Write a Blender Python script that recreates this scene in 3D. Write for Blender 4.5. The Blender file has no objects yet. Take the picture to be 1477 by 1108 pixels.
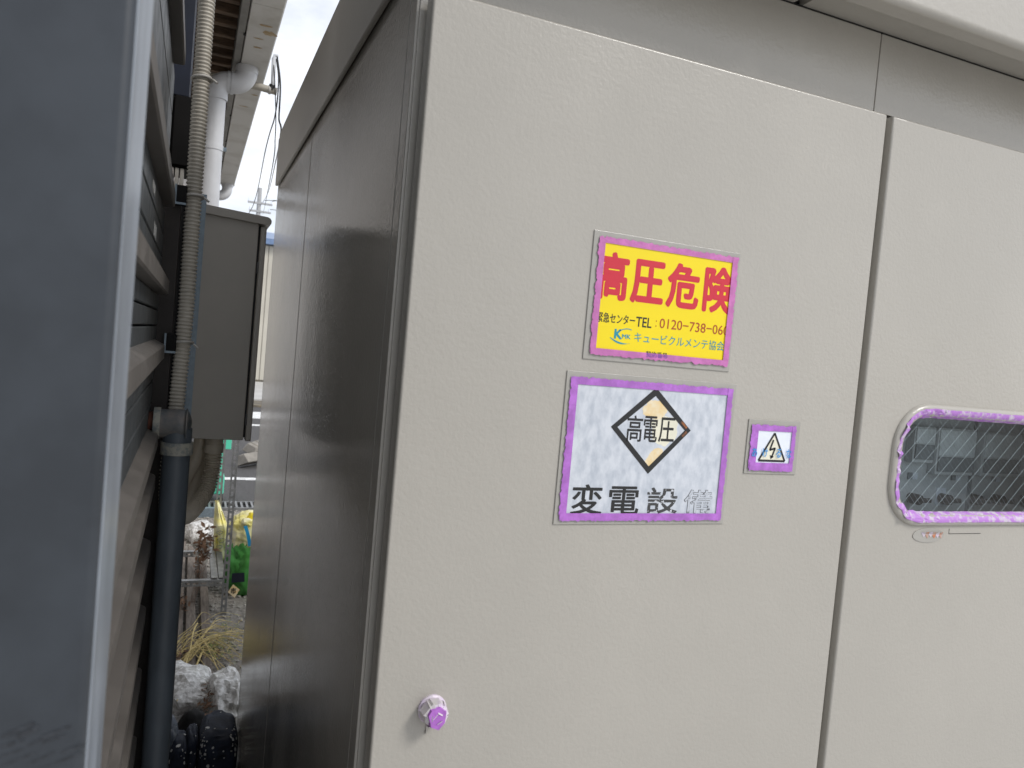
import bpy, bmesh, math, random
from mathutils import Vector, Matrix, noise
random.seed(7)
S = bpy.context.scene
COL = S.collection
V = Vector

# ---------------------------------------------------------------- camera
cam_d = bpy.data.cameras.new('camera')
cam = bpy.data.objects.new('camera', cam_d)
COL.objects.link(cam)
yaw, pitch, roll = 0.398018, 0.0397893, 0.089413
f0 = V((math.sin(yaw), math.cos(yaw), 0)); r0 = V((math.cos(yaw), -math.sin(yaw), 0)); u0 = V((0, 0, 1))
fw = f0 * math.cos(pitch) - u0 * math.sin(pitch); u1 = f0 * math.sin(pitch) + u0 * math.cos(pitch)
rt = r0 * math.cos(roll) + u1 * math.sin(roll); up = -r0 * math.sin(roll) + u1 * math.cos(roll)
m = Matrix((rt, up, -fw)).transposed().to_4x4()
m.translation = V((0, 0, 1.95))
cam.matrix_world = m
cam_d.sensor_fit = 'HORIZONTAL'; cam_d.sensor_width = 36; cam_d.lens = 26.896
cam_d.clip_start = 0.02; cam_d.clip_end = 600
cam_d.dof.use_dof = True; cam_d.dof.focus_distance = 1.9; cam_d.dof.aperture_fstop = 9.5
S.camera = cam

# ---------------------------------------------------------------- world, sun, exposure (bright overcast)
SUN_EL, SUN_AZ = math.radians(40), math.radians(138)      # azimuth clockwise from +Y: behind the camera, to the right
W = bpy.data.worlds.new('World'); S.world = W; W.use_nodes = True
wn = W.node_tree; wn.nodes.clear()
def N(t, tree, **k):
    n = tree.nodes.new(t)
    for a, b in k.items(): setattr(n, a, b)
    return n
wo = N('ShaderNodeOutputWorld', wn); bg = N('ShaderNodeBackground', wn); bg2 = N('ShaderNodeBackground', wn)
sky = N('ShaderNodeTexSky', wn); sky.sky_type = 'NISHITA'; sky.sun_disc = False
sky.sun_elevation = SUN_EL; sky.sun_rotation = SUN_AZ
wl = wn.links
wl.new(sky.outputs[0], bg.inputs[0]); bg.inputs[1].default_value = 0.10
tc = N('ShaderNodeTexCoord', wn); mp = N('ShaderNodeMapping', wn); mp.inputs['Scale'].default_value = (1, 1, 2.6)
cn = N('ShaderNodeTexNoise', wn); cn.inputs['Scale'].default_value = 2.2; cn.inputs['Detail'].default_value = 7; cn.inputs['Roughness'].default_value = .58
cr = N('ShaderNodeValToRGB', wn)
cr.color_ramp.elements[0].position = .40; cr.color_ramp.elements[0].color = (.50, .54, .61, 1)
cr.color_ramp.elements[1].position = .66; cr.color_ramp.elements[1].color = (1.0, 1.0, 1.02, 1)
wl.new(tc.outputs['Generated'], mp.inputs[0]); wl.new(mp.outputs[0], cn.inputs[0]); wl.new(cn.outputs[0], cr.inputs[0])
wl.new(cr.outputs[0], bg2.inputs[0]); bg2.inputs[1].default_value = 0.97
mx = N('ShaderNodeMixShader', wn); mx.inputs[0].default_value = .88
wl.new(bg.outputs[0], mx.inputs[1]); wl.new(bg2.outputs[0], mx.inputs[2]); wl.new(mx.outputs[0], wo.inputs[0])
sd = bpy.data.lights.new('sun', 'SUN'); sd.energy = 1.2; sd.angle = math.radians(16); sd.color = (1, .965, .92)
so = bpy.data.objects.new('sun', sd); COL.objects.link(so)
sv = V((math.sin(SUN_AZ) * math.cos(SUN_EL), math.cos(SUN_AZ) * math.cos(SUN_EL), math.sin(SUN_EL)))
so.rotation_euler = sv.to_track_quat('Z', 'Y').to_euler()
S.view_settings.view_transform = 'Standard'; S.view_settings.look = 'None'
S.view_settings.exposure = 0.62; S.view_settings.gamma = 1; S.view_settings.use_curve_mapping = False
S.render.engine = 'CYCLES'
S.cycles.use_denoising = True; S.cycles.max_bounces = 10; S.cycles.transparent_max_bounces = 16
S.cycles.caustics_reflective = False; S.cycles.caustics_refractive = False

# ---------------------------------------------------------------- materials
def mat(name, col, rough=.5, metal=0., var=.08, vs=6., bump=0., bs=90., col2=None, lo=.4, hi=.65, rvar=.0, spec=.5, stretch=None, detail=5, bump2=0., bs2=8., alpha=1.):
    m = bpy.data.materials.new(name); m.use_nodes = True
    t = m.node_tree; p = t.nodes['Principled BSDF']; L = t.links
    c = N('ShaderNodeTexCoord', t); src = c.outputs['Object']
    if stretch:
        mpn = N('ShaderNodeMapping', t); mpn.inputs['Scale'].default_value = stretch
        L.new(src, mpn.inputs[0]); src_c = mpn.outputs[0]
    else: src_c = src
    n = N('ShaderNodeTexNoise', t); n.inputs['Scale'].default_value = vs; n.inputs['Detail'].default_value = detail; n.inputs['Roughness'].default_value = .6
    L.new(src_c, n.inputs['Vector'])
    rp = N('ShaderNodeValToRGB', t)
    e = rp.color_ramp.elements
    e[0].position = lo; e[1].position = hi
    if col2 is None:
        e[0].color = (*[x * (1 - var) for x in col], 1); e[1].color = (*[min(1, x * (1 + var)) for x in col], 1)
    else:
        e[0].color = (*col, 1); e[1].color = (*col2, 1)
    L.new(n.outputs[0], rp.inputs[0]); L.new(rp.outputs[0], p.inputs['Base Color'])
    p.inputs['Roughness'].default_value = rough; p.inputs['Metallic'].default_value = metal
    p.inputs['Specular IOR Level'].default_value = spec
    if rvar:
        mr = N('ShaderNodeMapRange', t); mr.inputs['To Min'].default_value = max(0, rough - rvar); mr.inputs['To Max'].default_value = min(1, rough + rvar)
        mr.inputs['From Min'].default_value = .3; mr.inputs['From Max'].default_value = .7
        L.new(n.outputs[0], mr.inputs[0]); L.new(mr.outputs[0], p.inputs['Roughness'])
    last = None
    for b, s in ((bump, bs), (bump2, bs2)):
        if b:
            nb = N('ShaderNodeTexNoise', t); nb.inputs['Scale'].default_value = s; nb.inputs['Detail'].default_value = 3
            L.new(src, nb.inputs['Vector'])
            bp = N('ShaderNodeBump', t); bp.inputs['Strength'].default_value = 1; bp.inputs['Distance'].default_value = b
            L.new(nb.outputs[0], bp.inputs['Height'])
            if last: L.new(last, bp.inputs['Normal'])
            last = bp.outputs[0]
    if last: L.new(last, p.inputs['Normal'])
    p.inputs['Alpha'].default_value = alpha
    return m

PAINT = (.425, .402, .358)
M_paint = mat('cabinet_paint', PAINT, .24, var=.035, vs=1.4, bump=.00070, bs=120, bump2=.0022, bs2=5, rvar=.06)
M_side = mat('cabinet_side_paint', PAINT, .075, var=.06, vs=2.5, bump=.00055, bs=105, bump2=.0004, bs2=6, rvar=.04)
M_cap = mat('cap_paint', PAINT, .30, var=.02, vs=3, bump=.0008, bs=75)
M_dark = mat('dark_gap', (.02, .019, .018), .7)
M_seal = mat('rubber_seal', (.03, .03, .03), .6)
M_film = mat('painted_film', (.385, .37, .335), .16, var=.04, vs=20, bump=.0004, bs=60)
M_yellow = mat('yellow_print', (.9, .70, .003), .35, var=.02)
M_red = mat('red_print', (.62, .022, .045), .4, var=.02)
M_black = mat('black_print', (.015, .015, .015), .45)
M_brown = mat('fading_red_print', (.42, .06, .012), .45)
M_teal = mat('teal_print', (.02, .28, .36), .45)
M_cyan = mat('pale_blue_print', (.05, .30, .68), .45)
M_purpleprint = mat('tape_tinted_print', (.25, .09, .42), .5)
M_tape = mat('purple_tape', (.43, .15, .56), .5, var=.16, vs=45, bump=.0004, bs=180)
M_tape2 = mat('pink_purple_tape', (.56, .17, .44), .5, var=.12, vs=45, bump=.0004, bs=180)
M_tapemix = mat('painted_over_tape', (.46, .20, .60), .55, col2=(.60, .52, .62), vs=70, lo=.47, hi=.62, bump=.0008, bs=120)
M_tapewhite = mat('paint_wet_tape', (.6, .57, .56), .35, col2=(.66, .55, .7), vs=60, bump=.0006, bs=150)
M_white = mat('weathered_white_sheet', (.47, .51, .57), .5, col2=(.65, .68, .73), vs=60, lo=.34, hi=.62, stretch=(1, 1, .55), detail=8, bump=.0001, bs=300)
M_whiteplain = mat('white_sheet', (.80, .84, .92), .5, var=.04, vs=40)
M_cream = mat('yellowed_print', (.80, .77, .62), .5, var=.05, vs=30)
M_ochre = mat('ochre_stain', (.80, .58, .26), .55, col2=(.83, .74, .55), vs=40)
M_worn = mat('worn_black_print', (.05, .05, .05), .5, col2=(.70, .72, .77), vs=120, lo=.56, hi=.63, detail=2)
M_wornlite = mat('mostly_peeled_print', (.09, .09, .09), .5, col2=(.62, .64, .69), vs=120, lo=.54, hi=.64, detail=2)
M_wornpale = mat('pale_peeled_stroke', (.52, .55, .60), .5, col2=(.10, .10, .11), vs=90, lo=.55, hi=.66, detail=2)
M_rustprint = mat('rust_edge', (.35, .12, .03), .6, col2=(.1, .05, .03), vs=90)
M_slate = mat('slate_steel', (.029, .035, .043), .45, var=.16, vs=16, detail=9, bump=.0002, bs=60, rvar=.1, col2=None)
M_scuff = mat('dark_scuff', (.016, .018, .022), .6, col2=(.034, .039, .047), vs=300, lo=.4, hi=.6)
M_slate_sheen = mat('painted_slate_sheen', (.27, .30, .34), .30, var=.25, vs=14, stretch=(1, 1, .3))  # same slate steel, with the sky's reflection painted in as a paler colour
M_pipe = mat('slate_pipe_paint', (.078, .094, .11), .5, var=.25, vs=9, bump=.0004, bs=50, rvar=.1, stretch=(1, 1, .35))
M_galv = mat('bluish_galvanised', (.20, .25, .29), .42, metal=.35, var=.18, vs=40, rvar=.1)
M_peel = mat('peeling_pale_paint', (.33, .32, .27), .6, col2=(.17, .19, .19), vs=45, lo=.45, hi=.58, bump=.0012, bs=80)
M_rust = mat('rust', (.10, .030, .014), .8, col2=(.05, .018, .012), vs=60, bump=.001, bs=120)
M_elbow = mat('old_grey_pipe', (.19, .17, .155), .5, col2=(.08, .10, .11), vs=11, lo=.45, hi=.6, bump=.0006, bs=90)
M_conduit = mat('beige_conduit', (.47, .435, .37), .45, var=.1, vs=9, stretch=(1, 1, .5))
M_conduit2 = mat('tan_conduit', (.70, .63, .51), .4, var=.1, vs=9)
M_tie = mat('pale_cable_tie', (.5, .48, .44), .45)
M_pvc = mat('grey_pvc', (.60, .61, .63), .38, var=.06, vs=5, bump=.0002, bs=30)
M_gutter = mat('old_white_gutter', (.66, .655, .63), .5, col2=(.44, .42, .37), vs=3.2, lo=.48, hi=.78, bump=.002, bs=18)
M_stain = mat('gutter_rust_stain', (.42, .30, .16), .7, col2=(.6, .52, .38), vs=22)
M_wood = mat('dark_rafter_wood', (.15, .10, .065), .8, var=.4, vs=9, stretch=(1, 6, 6), bump=.002, bs=60)
M_deck = mat('dark_roof_boards', (.022, .016, .012), .9, var=.3)
M_fascia = mat('grey_fascia', (.23, .225, .21), .6, var=.2, vs=6)
M_panel = mat('slate_siding', (.060, .067, .072), .42, var=.16, vs=14, bump=.0006, bs=160, rvar=.1)
M_ledge = mat('taupe_ledge', (.118, .107, .097), .48, var=.12, vs=12, rvar=.08)
M_trim = mat('dark_brown_trim', (.024, .019, .016), .7, var=.25, vs=12)
M_wall = mat('pale_mortar_wall', (.50, .47, .44), .8, var=.08, vs=4, bump=.001, bs=60)
M_navyst = mat('navy_steel', (.009, .013, .027), .35, var=.2, vs=8)
M_blackst = mat('black_bracket', (.006, .0055, .0055), .6, var=.3, spec=.15)
M_box = mat('box_taupe_paint', (.43, .40, .35), .34, var=.04, vs=5, bump=.0001, bs=90)
M_house = mat('beige_cladding', (.52, .49, .42), .6, var=.05, vs=1)
M_roofblue = mat('blue_roof', (.16, .24, .40), .4)
M_conc = mat('concrete_grey', (.27, .25, .22), .85, var=.15, vs=9, bump=.003, bs=40)
M_mass = mat('pale_pavement', (.50, .49, .47), .85, var=.1, vs=.8, bump=.003, bs=20)
M_asph = mat('asphalt', (.05, .048, .047), .9, col2=(.115, .11, .108), vs=60, lo=.35, hi=.7, bump=.006, bs=70)
M_grav = mat('gravel_soil', (.20, .18, .16), .95, col2=(.38, .355, .32), vs=26, lo=.35, hi=.68, bump=.01, bs=60)
M_stone = mat('gravel_stone', (.26, .25, .23), .9, col2=(.46, .44, .40), vs=9)
M_line = mat('road_line_white', (.78, .78, .76), .8, col2=(.30, .29, .28), vs=7, lo=.5, hi=.74)
M_kerb = mat('kerb_dark', (.10, .09, .075), .9, col2=(.20, .17, .12), vs=3)
M_timber = mat('weathered_timber', (.14, .115, .095), .85, col2=(.25, .215, .185), vs=14, stretch=(6, .6, 6), bump=.002, bs=50)
M_straw = mat('dry_straw', (.68, .55, .25), .75, var=.25, vs=20)
M_weed = mat('fading_weed', (.22, .30, .07), .8, var=.3, vs=30)
M_leaf = mat('dead_leaf', (.16, .085, .05), .85, col2=(.26, .17, .11), vs=25)
M_foil = mat('silver_sheet', (.46, .45, .43), .38, col2=(.88, .88, .87), vs=38, lo=.40, hi=.60, bump=.004, bs=70, metal=0)
M_navy = mat('navy_cloth', (.013, .020, .040), .75, var=.3, vs=20, bump=.002, bs=120)
M_spat = mat('white_spatter', (.7, .7, .68), .6)
M_grcloth = mat('grey_blue_cloth', (.10, .12, .155), .7, col2=(.30, .32, .34), vs=28, lo=.5, hi=.72, bump=.003, bs=60)
M_clear = mat('milky_plastic', (.62, .62, .60), .25, var=.2, vs=14, bump=.012, bs=22)
M_bagY = mat('yellow_bag_film', (.90, .82, .26), .32, col2=(.88, .86, .66), vs=9, bump=.004, bs=26)
M_bagY2 = mat('strong_yellow_film', (.80, .64, .02), .35, var=.1)
M_bagG = mat('green_bag_film', (.045, .22, .035), .32, col2=(.09, .36, .09), vs=10, bump=.004, bs=24)
M_strap = mat('blue_strap', (.02, .30, .58), .4)
M_mint = mat('mint_plastic', (.12, .66, .46), .4, var=.05)
M_steelang = mat('slotted_steel', (.28, .285, .29), .42, metal=.5, var=.2, vs=20)
M_glassy = mat('meter_glass', (.78, .82, .84), .12, var=.12, vs=18)
M_inner = mat('inner_panel', (.62, .64, .655), .35, var=.06, vs=6)
M_innerd = mat('inner_dark', (.24, .26, .275), .4, var=.1)
M_cable = mat('black_cable', (.02, .02, .02), .5)
M_pole = mat('pole_grey', (.42, .42, .42), .8)
M_wire_l = mat('wire_bright', (.66, .70, .72), .4)
M_wire_d = mat('wire_dull', (.34, .37, .39), .4)
M_red_l = mat('torn_orange', (.60, .20, .08), .6, col2=(.5, .42, .38), vs=90)

M_glass = bpy.data.materials.new('window_glass'); M_glass.use_nodes = True
t = M_glass.node_tree; t.nodes.clear()
go = N('ShaderNodeOutputMaterial', t); gm = N('ShaderNodeMixShader', t); gt = N('ShaderNodeBsdfTransparent', t); gg = N('ShaderNodeBsdfGlossy', t); gl = N('ShaderNodeLayerWeight', t); gp_ = N('ShaderNodeMath', t, operation='POWER'); gf = N('ShaderNodeMath', t, operation='MULTIPLY_ADD')
gt.inputs[0].default_value = (.80, .86, .87, 1); gg.inputs['Roughness'].default_value = .02; gl.inputs[0].default_value = .5; gp_.inputs[1].default_value = 4.; gf.inputs[1].default_value = .92; gf.inputs[2].default_value = .055; t.links.new(gl.outputs['Facing'], gp_.inputs[0]); t.links.new(gp_.outputs[0], gf.inputs[0])
t.links.new(gf.outputs[0], gm.inputs[0]); t.links.new(gt.outputs[0], gm.inputs[1]); t.links.new(gg.outputs[0], gm.inputs[2]); t.links.new(gm.outputs[0], go.inputs[0])

# ---------------------------------------------------------------- mesh helpers
BASE = {}
class B:
    def __init__(s): s.b = bmesh.new(); s.mats = []; s.wn = False
    def mi(s, m):
        if m not in s.mats: s.mats.append(m)
        return s.mats.index(m)
    def face(s, vs, i=0):
        try:
            f = s.b.faces.new(vs); f.material_index = i; return f
        except ValueError: return None
    def box(s, x0, x1, y0, y1, z0, z1, m, bev=0., seg=2, rot=None):
        r = bmesh.ops.create_cube(s.b, size=1)
        vs = r['verts']; c = V(((x0 + x1) / 2, (y0 + y1) / 2, (z0 + z1) / 2))
        for v in vs: v.co = V((v.co.x * (x1 - x0), v.co.y * (y1 - y0), v.co.z * (z1 - z0)))
        es = list({e for v in vs for e in v.link_edges}); fs = list({f for v in vs for f in v.link_faces})
        i = s.mi(m)
        for f in fs: f.material_index = i
        if bev:
            s.wn = True
            rr = bmesh.ops.bevel(s.b, geom=es, offset=bev, segments=seg, affect='EDGES', profile=.5)
            for f in rr['faces']: f.material_index = i
            vs = list({v for f in rr['faces'] for v in f.verts} | {v for v in vs if v.is_valid})
        for v in vs:
            v.co = (rot @ v.co if rot else v.co) + c
        return s
    def tube(s, path, r, m, seg=14, cap=True):
        path = [V(p) for p in path]; n = len(path); i = s.mi(m)
        rs = r if isinstance(r, (list, tuple)) else [r] * n
        t0 = (path[1] - path[0]).normalized()
        a = t0.orthogonal().normalized(); rings = []
        for k in range(n):
            tg = (path[min(k + 1, n - 1)] - path[max(k - 1, 0)])
            tg = tg.normalized() if tg.length > 1e-9 else t0
            a = (a - tg * a.dot(tg)).normalized(); b = tg.cross(a)
            rings.append([s.b.verts.new(path[k] + (a * math.cos(2 * math.pi * j / seg) + b * math.sin(2 * math.pi * j / seg)) * rs[k]) for j in range(seg)])
        for k in range(n - 1):
            for j in range(seg):
                s.face((rings[k][j], rings[k][(j + 1) % seg], rings[k + 1][(j + 1) % seg], rings[k + 1][j]), i)
        if cap:
            s.face(rings[0][::-1], i); s.face(rings[-1], i)
        return s
    def prism(s, prof, a, b, m, axis='y'):
        """closed profile extruded from a to b; for axis y the profile is (x, z); for x it is (y, z); for z it is (x, y)"""
        i = s.mi(m)
        mk = {'y': lambda p, t: (p[0], t, p[1]), 'x': lambda p, t: (t, p[0], p[1]), 'z': lambda p, t: (p[0], p[1], t)}[axis]
        A = [s.b.verts.new(mk(p, a)) for p in prof]; C = [s.b.verts.new(mk(p, b)) for p in prof]
        n = len(prof)
        for k in range(n): s.face((A[k], A[(k + 1) % n], C[(k + 1) % n], C[k]), i)
        s.face(A[::-1], i); s.face(C, i)
        return s
    def poly(s, pts, m):
        s.face([s.b.verts.new(p) for p in pts], s.mi(m)); return s
    def obj(s, name, parent=None, angle=38, label=None, smooth=True, **props):
        bmesh.ops.recalc_face_normals(s.b, faces=s.b.faces[:])
        me = bpy.data.meshes.new(name); base = BASE.get(parent, V((0, 0, 0))) if parent else V((0, 0, 0))
        for v in s.b.verts: v.co -= base
        s.b.to_mesh(me); s.b.free()
        for mm in s.mats: me.materials.append(mm)
        if smooth:
            for p in me.polygons: p.use_smooth = True
            me.set_sharp_from_angle(angle=math.radians(angle))
        o = bpy.data.objects.new(name, me); COL.objects.link(o)
        if s.wn and smooth:
            w = o.modifiers.new('weighted_normal', 'WEIGHTED_NORMAL'); w.mode = 'FACE_AREA'; w.weight = 90; w.keep_sharp = True
        if parent: o.parent = parent; BASE[o] = base
        if label: o['label'] = label
        for k, v in props.items(): o[k] = v
        return o
def thing(name, label, cat, loc, group=None):
    o = bpy.data.objects.new(name, None); COL.objects.link(o); o.location = loc; o.empty_display_size = .05
    BASE[o] = V(loc); o['label'] = label; o['category'] = cat
    if group: o['group'] = group
    return o
def arc(c, r, a0, a1, n, ax1, ax2):
    return [V(c) + V(ax1) * r * math.cos(a0 + (a1 - a0) * k / n) + V(ax2) * r * math.sin(a0 + (a1 - a0) * k / n) for k in range(n + 1)]
def resample(path, step):
    path = [V(p) for p in path]; out = [path[0].copy()]; acc = 0
    for a, b in zip(path, path[1:]):
        L = (b - a).length; d = step - acc
        while d <= L:
            out.append(a.lerp(b, d / L)); d += step
        acc = L - (d - step)
    return out
def smooth_path(pts, n=14):
    pts = [V(p) for p in pts]; P = [pts[0] * 2 - pts[1]] + pts + [pts[-1] * 2 - pts[-2]]; out = []
    for k in range(1, len(P) - 2):
        p0, p1, p2, p3 = P[k - 1:k + 3]
        for j in range(n):
            u = j / n
            out.append(.5 * ((2 * p1) + (p2 - p0) * u + (2 * p0 - 5 * p1 + 4 * p2 - p3) * u * u + (3 * p1 - p0 - 3 * p2 + p3) * u ** 3))
    out.append(pts[-1]); return out
def corrugated(b, path, r, pitch, m, seg=18, depth=.12):
    p = resample(path, pitch / 4); pat = [r, r, r * (1 - depth), r * (1 - depth)]
    b.tube(p, [pat[k % 4] for k in range(len(p))], m, seg)
def lump(b, c, size, m, sub=4, amp=.18, fs=2.5, seed=0, sq=1., crease=0., flat=None):
    r = bmesh.ops.create_icosphere(b.b, subdivisions=sub, radius=1); i = b.mi(m); c = V(c)
    for v in r['verts']:
        d = v.co.normalized()
        if sq != 1: d = V([math.copysign(abs(x) ** sq, x) for x in d])
        o = V((seed * 7.3, seed * 3.1, seed * 1.7))
        k = 1 + amp * noise.noise(d * fs + o) + amp * .5 * noise.noise(d * fs * 2.3 + o)
        if crease: k -= crease * (1 - abs(noise.noise(d * fs * 1.7 + o * 2)) * 2) ** 4 * .5
        p = V((d.x * size[0] * k, d.y * size[1] * k, d.z * size[2] * k))
        if flat is not None and c.z + p.z < flat: p.z = flat - c.z
        v.co = c + p
    for f in {f for v in r['verts'] for f in v.link_faces}: f.material_index = i
def text(parent, s, x0, x1, z0, z1, y, m, bold=0., name='lettering', skew=0.):
    """lettering in the plane y, filled into the box x0..x1, z0..z1"""
    cu = bpy.data.curves.new('t', 'FONT'); cu.body = s; cu.size = 1; cu.resolution_u = 3
    o = bpy.data.objects.new('t', cu); COL.objects.link(o)
    bpy.context.view_layer.update()
    me = bpy.data.meshes.new_from_object(o.evaluated_get(bpy.context.evaluated_depsgraph_get()))
    bpy.data.objects.remove(o); bpy.data.curves.remove(cu)
    xs = [v.co.x for v in me.vertices]; ys = [v.co.y for v in me.vertices]
    a, b_, c, d = min(xs), max(xs), min(ys), max(ys); base = BASE[parent]
    g = bold * (z1 - z0) / (d - c); x0 += g; x1 -= g; z0 += g; z1 -= g
    co = [(x0 + (x1 - x0) * (v.co.x - a) / (b_ - a), z0 + (z1 - z0) * (v.co.y - c) / (d - c)) for v in me.vertices]
    fc = [tuple(p.vertices) for p in me.polygons]; bpy.data.meshes.remove(me)
    vv, ff = [], []
    for k in range(9 if bold else 1):                # heavier strokes: copies shifted outward, each a hair behind the last
        dx, dz = (0, 0) if k == 0 else (g * math.cos(k * math.pi / 4), g * math.sin(k * math.pi / 4))
        o_ = len(vv); vv += [V((x + dx, y + k * .00003, z + dz)) - base for x, z in co]; ff += [tuple(j + o_ for j in f) for f in fc]
    me = bpy.data.meshes.new(name); me.from_pydata(vv, [], ff)
    me.name = name; me.materials.clear(); me.materials.append(m)
    q = bpy.data.objects.new(name, me); COL.objects.link(q); q.parent = parent; BASE[q] = base
    return q
def stroke(b, p, q, w, y, m):
    p = V((p[0], y, p[1])); q = V((q[0], y, q[1])); d = (q - p).normalized(); n = V((-d.z, 0, d.x)) * w / 2
    b.poly([p - n, q - n, q + n, p + n], m)

# ================================================================ the ground
b = B(); b.box(-60, 60, -40, 300, -.5, 0, M_grav); b.obj('ground', kind='structure')
b = B(); b.box(-30, 40, 8.95, 20.4, -.2, .006, M_asph); b.obj('asphalt_lot', kind='structure')
b = B()
b.box(-30, 40, 20.4, 20.75, 0, .06, M_kerb, .01)
b.obj('kerb', kind='structure')
b = B(); b.box(-30, 40, 20.75, 22.3, 0, .012, M_kerb); b.obj('dark_verge', kind='structure')  # dark brown strip between kerb and pavement
b = B(); b.box(-30, 40, 22.3, 60, -.1, .05, M_mass); b.obj('pavement', kind='structure')
for (y0, y1, x0, x1) in ((17.7, 19.3, -6, 14), (16.3, 16.62, -6, 14), (13.4, 13.55, 1.0, 7), (10.35, 10.55, -3, 6)):
    b = B(); i = b.mi(M_line); n = 60
    for k in range(n):                                  # a worn edge along each painted line
        xa = x0 + (x1 - x0) * k / n; xb = x0 + (x1 - x0) * (k + 1) / n
        e = (y1 - y0) * .12
        b.poly([(xa, y0 + random.uniform(0, e), .010), (xb, y0 + random.uniform(0, e), .010), (xb, y1 - random.uniform(0, e), .010), (xa, y1 - random.uniform(0, e), .010)], M_line)
    b.obj('road_marking', kind='structure', smooth=False)
b = B(); b.box(-12, 14, -22, 2.9, -.2, .008, M_mass); b.obj('bounce_apron', kind='structure')  # unseen pale slab, added to bounce light up onto the cabinet front
# drain grate between gravel and asphalt
t = thing('drain_grate', 'dark slotted drain grate along the edge of the asphalt', 'drain', (.6, 8.8, 0))
b = B(); b.box(-.3, 3, 8.62, 8.64, 0, .035, M_steelang); b.box(-.3, 3, 8.93, 8.95, 0, .035, M_steelang); b.obj('grate_frame', t)
b = B(); b.box(-.3, 3, 8.64, 8.93, 0, .006, M_dark); b.obj('channel', t)
for k in range(60):
    b = B(); b.box(-.28 + k * .055, -.258 + k * .055, 8.64, 8.93, .012, .033, M_steelang); b.obj('bar', t, smooth=False)
# loose gravel
b = B()
i = b.mi(M_stone)
ico = [(0, 0, -1), (.72, -.52, -.45), (-.28, -.85, -.45), (-.89, 0, -.45), (-.28, .85, -.45), (.72, .52, -.45), (.28, -.85, .45), (-.72, -.52, .45), (-.72, .52, .45), (.28, .85, .45), (.89, 0, .45), (0, 0, 1)]
icf = [(0, 1, 2), (1, 0, 5), (0, 2, 3), (0, 3, 4), (0, 4, 5), (1, 5, 10), (2, 1, 6), (3, 2, 7), (4, 3, 8), (5, 4, 9), (1, 10, 6), (2, 6, 7), (3, 7, 8), (4, 8, 9), (5, 9, 10), (6, 10, 11), (7, 6, 11), (8, 7, 11), (9, 8, 11), (10, 9, 11)]
verts, faces = [], []
for k in range(5200):
    x = random.uniform(-.25, 1.25); y = random.uniform(3.0, 8.6)
    s = random.choice((.006, .008, .010, .014)) * random.uniform(.7, 1.3); o = len(verts); an = random.random() * 6
    for p in ico:
        q = (p[0] * math.cos(an) - p[1] * math.sin(an), p[0] * math.sin(an) + p[1] * math.cos(an), p[2])
        verts.append((x + q[0] * s * random.uniform(.75, 1.3), y + q[1] * s * random.uniform(.75, 1.3), s * .3 + q[2] * s * .6))
    faces += [tuple(v + o for v in f) for f in icf]
me = bpy.data.meshes.new('gravel'); me.from_pydata(verts, [], faces); me.materials.append(M_stone)
o = bpy.data.objects.new('gravel', me); COL.objects.link(o); o['kind'] = 'stuff'; b.b.free()

# ================================================================ transformer cabinet
XS, XE = .30, 2.62; YB, YF = 3.55, 1.25; ZT = 2.77
cab = thing('transformer_cabinet', 'large warm grey steel high-voltage cabinet with two doors and glossy orange-peel paint', 'cabinet', (XS, YF, 0))
# side panels
for y0, y1 in ((1.304, 2.487), (2.499, 3.548)):
    b = B(); b.box(XS, XS + .02, y0, y1, .06, 2.76, M_side, .0015); b.obj('side_panel', cab)
b = B(); b.box(XS - .001, XS + .03, YF + .003, 1.297, .06, 2.76, M_side, .003); b.obj('corner_post', cab)
b = B(); b.box(XS, XS + .03, YB + .001, YB + .02, .06, 2.76, M_side, .004); b.obj('corner_post', cab)
b = B(); b.box(XS + .021, XE - .024, 1.46, YB, .06, 2.74, M_dark); b.obj('inner_core', cab)
b = B(); b.box(XE - .02, XE, YF, YB, .06, 2.76, M_side, .002); b.obj('side_panel', cab)
b = B(); b.box(XS + .02, XE - .02, YF, YB, .0, .06, M_galv); b.obj('base_frame', cab)
b = B(); b.box(XS + .03, XE - .03, YB + .001, YB + .015, .06, 2.74, M_side); b.obj('back_panel', cab)
# front frame behind the doors, with openings; fascia above
b = B()
b.box(XS + .004, XS + .055, YF, YF + .03, .06, 2.53, M_paint, .002)
b.box(1.27, 1.33, YF + .012, YF + .04, .06, 2.53, M_dark)
b.box(2.28, XE - .02, YF, YF + .03, .06, 2.53, M_paint, .002)
b.box(XS + .055, 2.28, YF, YF + .03, .06, .40, M_paint, .002)
b.obj('door_frame', cab)
for x0, x1 in ((XS + .004, 1.3005), (1.3025, 2.40)):
    b = B(); b.box(x0, x1, YF - .002, YF + .03, 2.532, 2.696, M_paint, .0022); b.obj('fascia_panel', cab)
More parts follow.
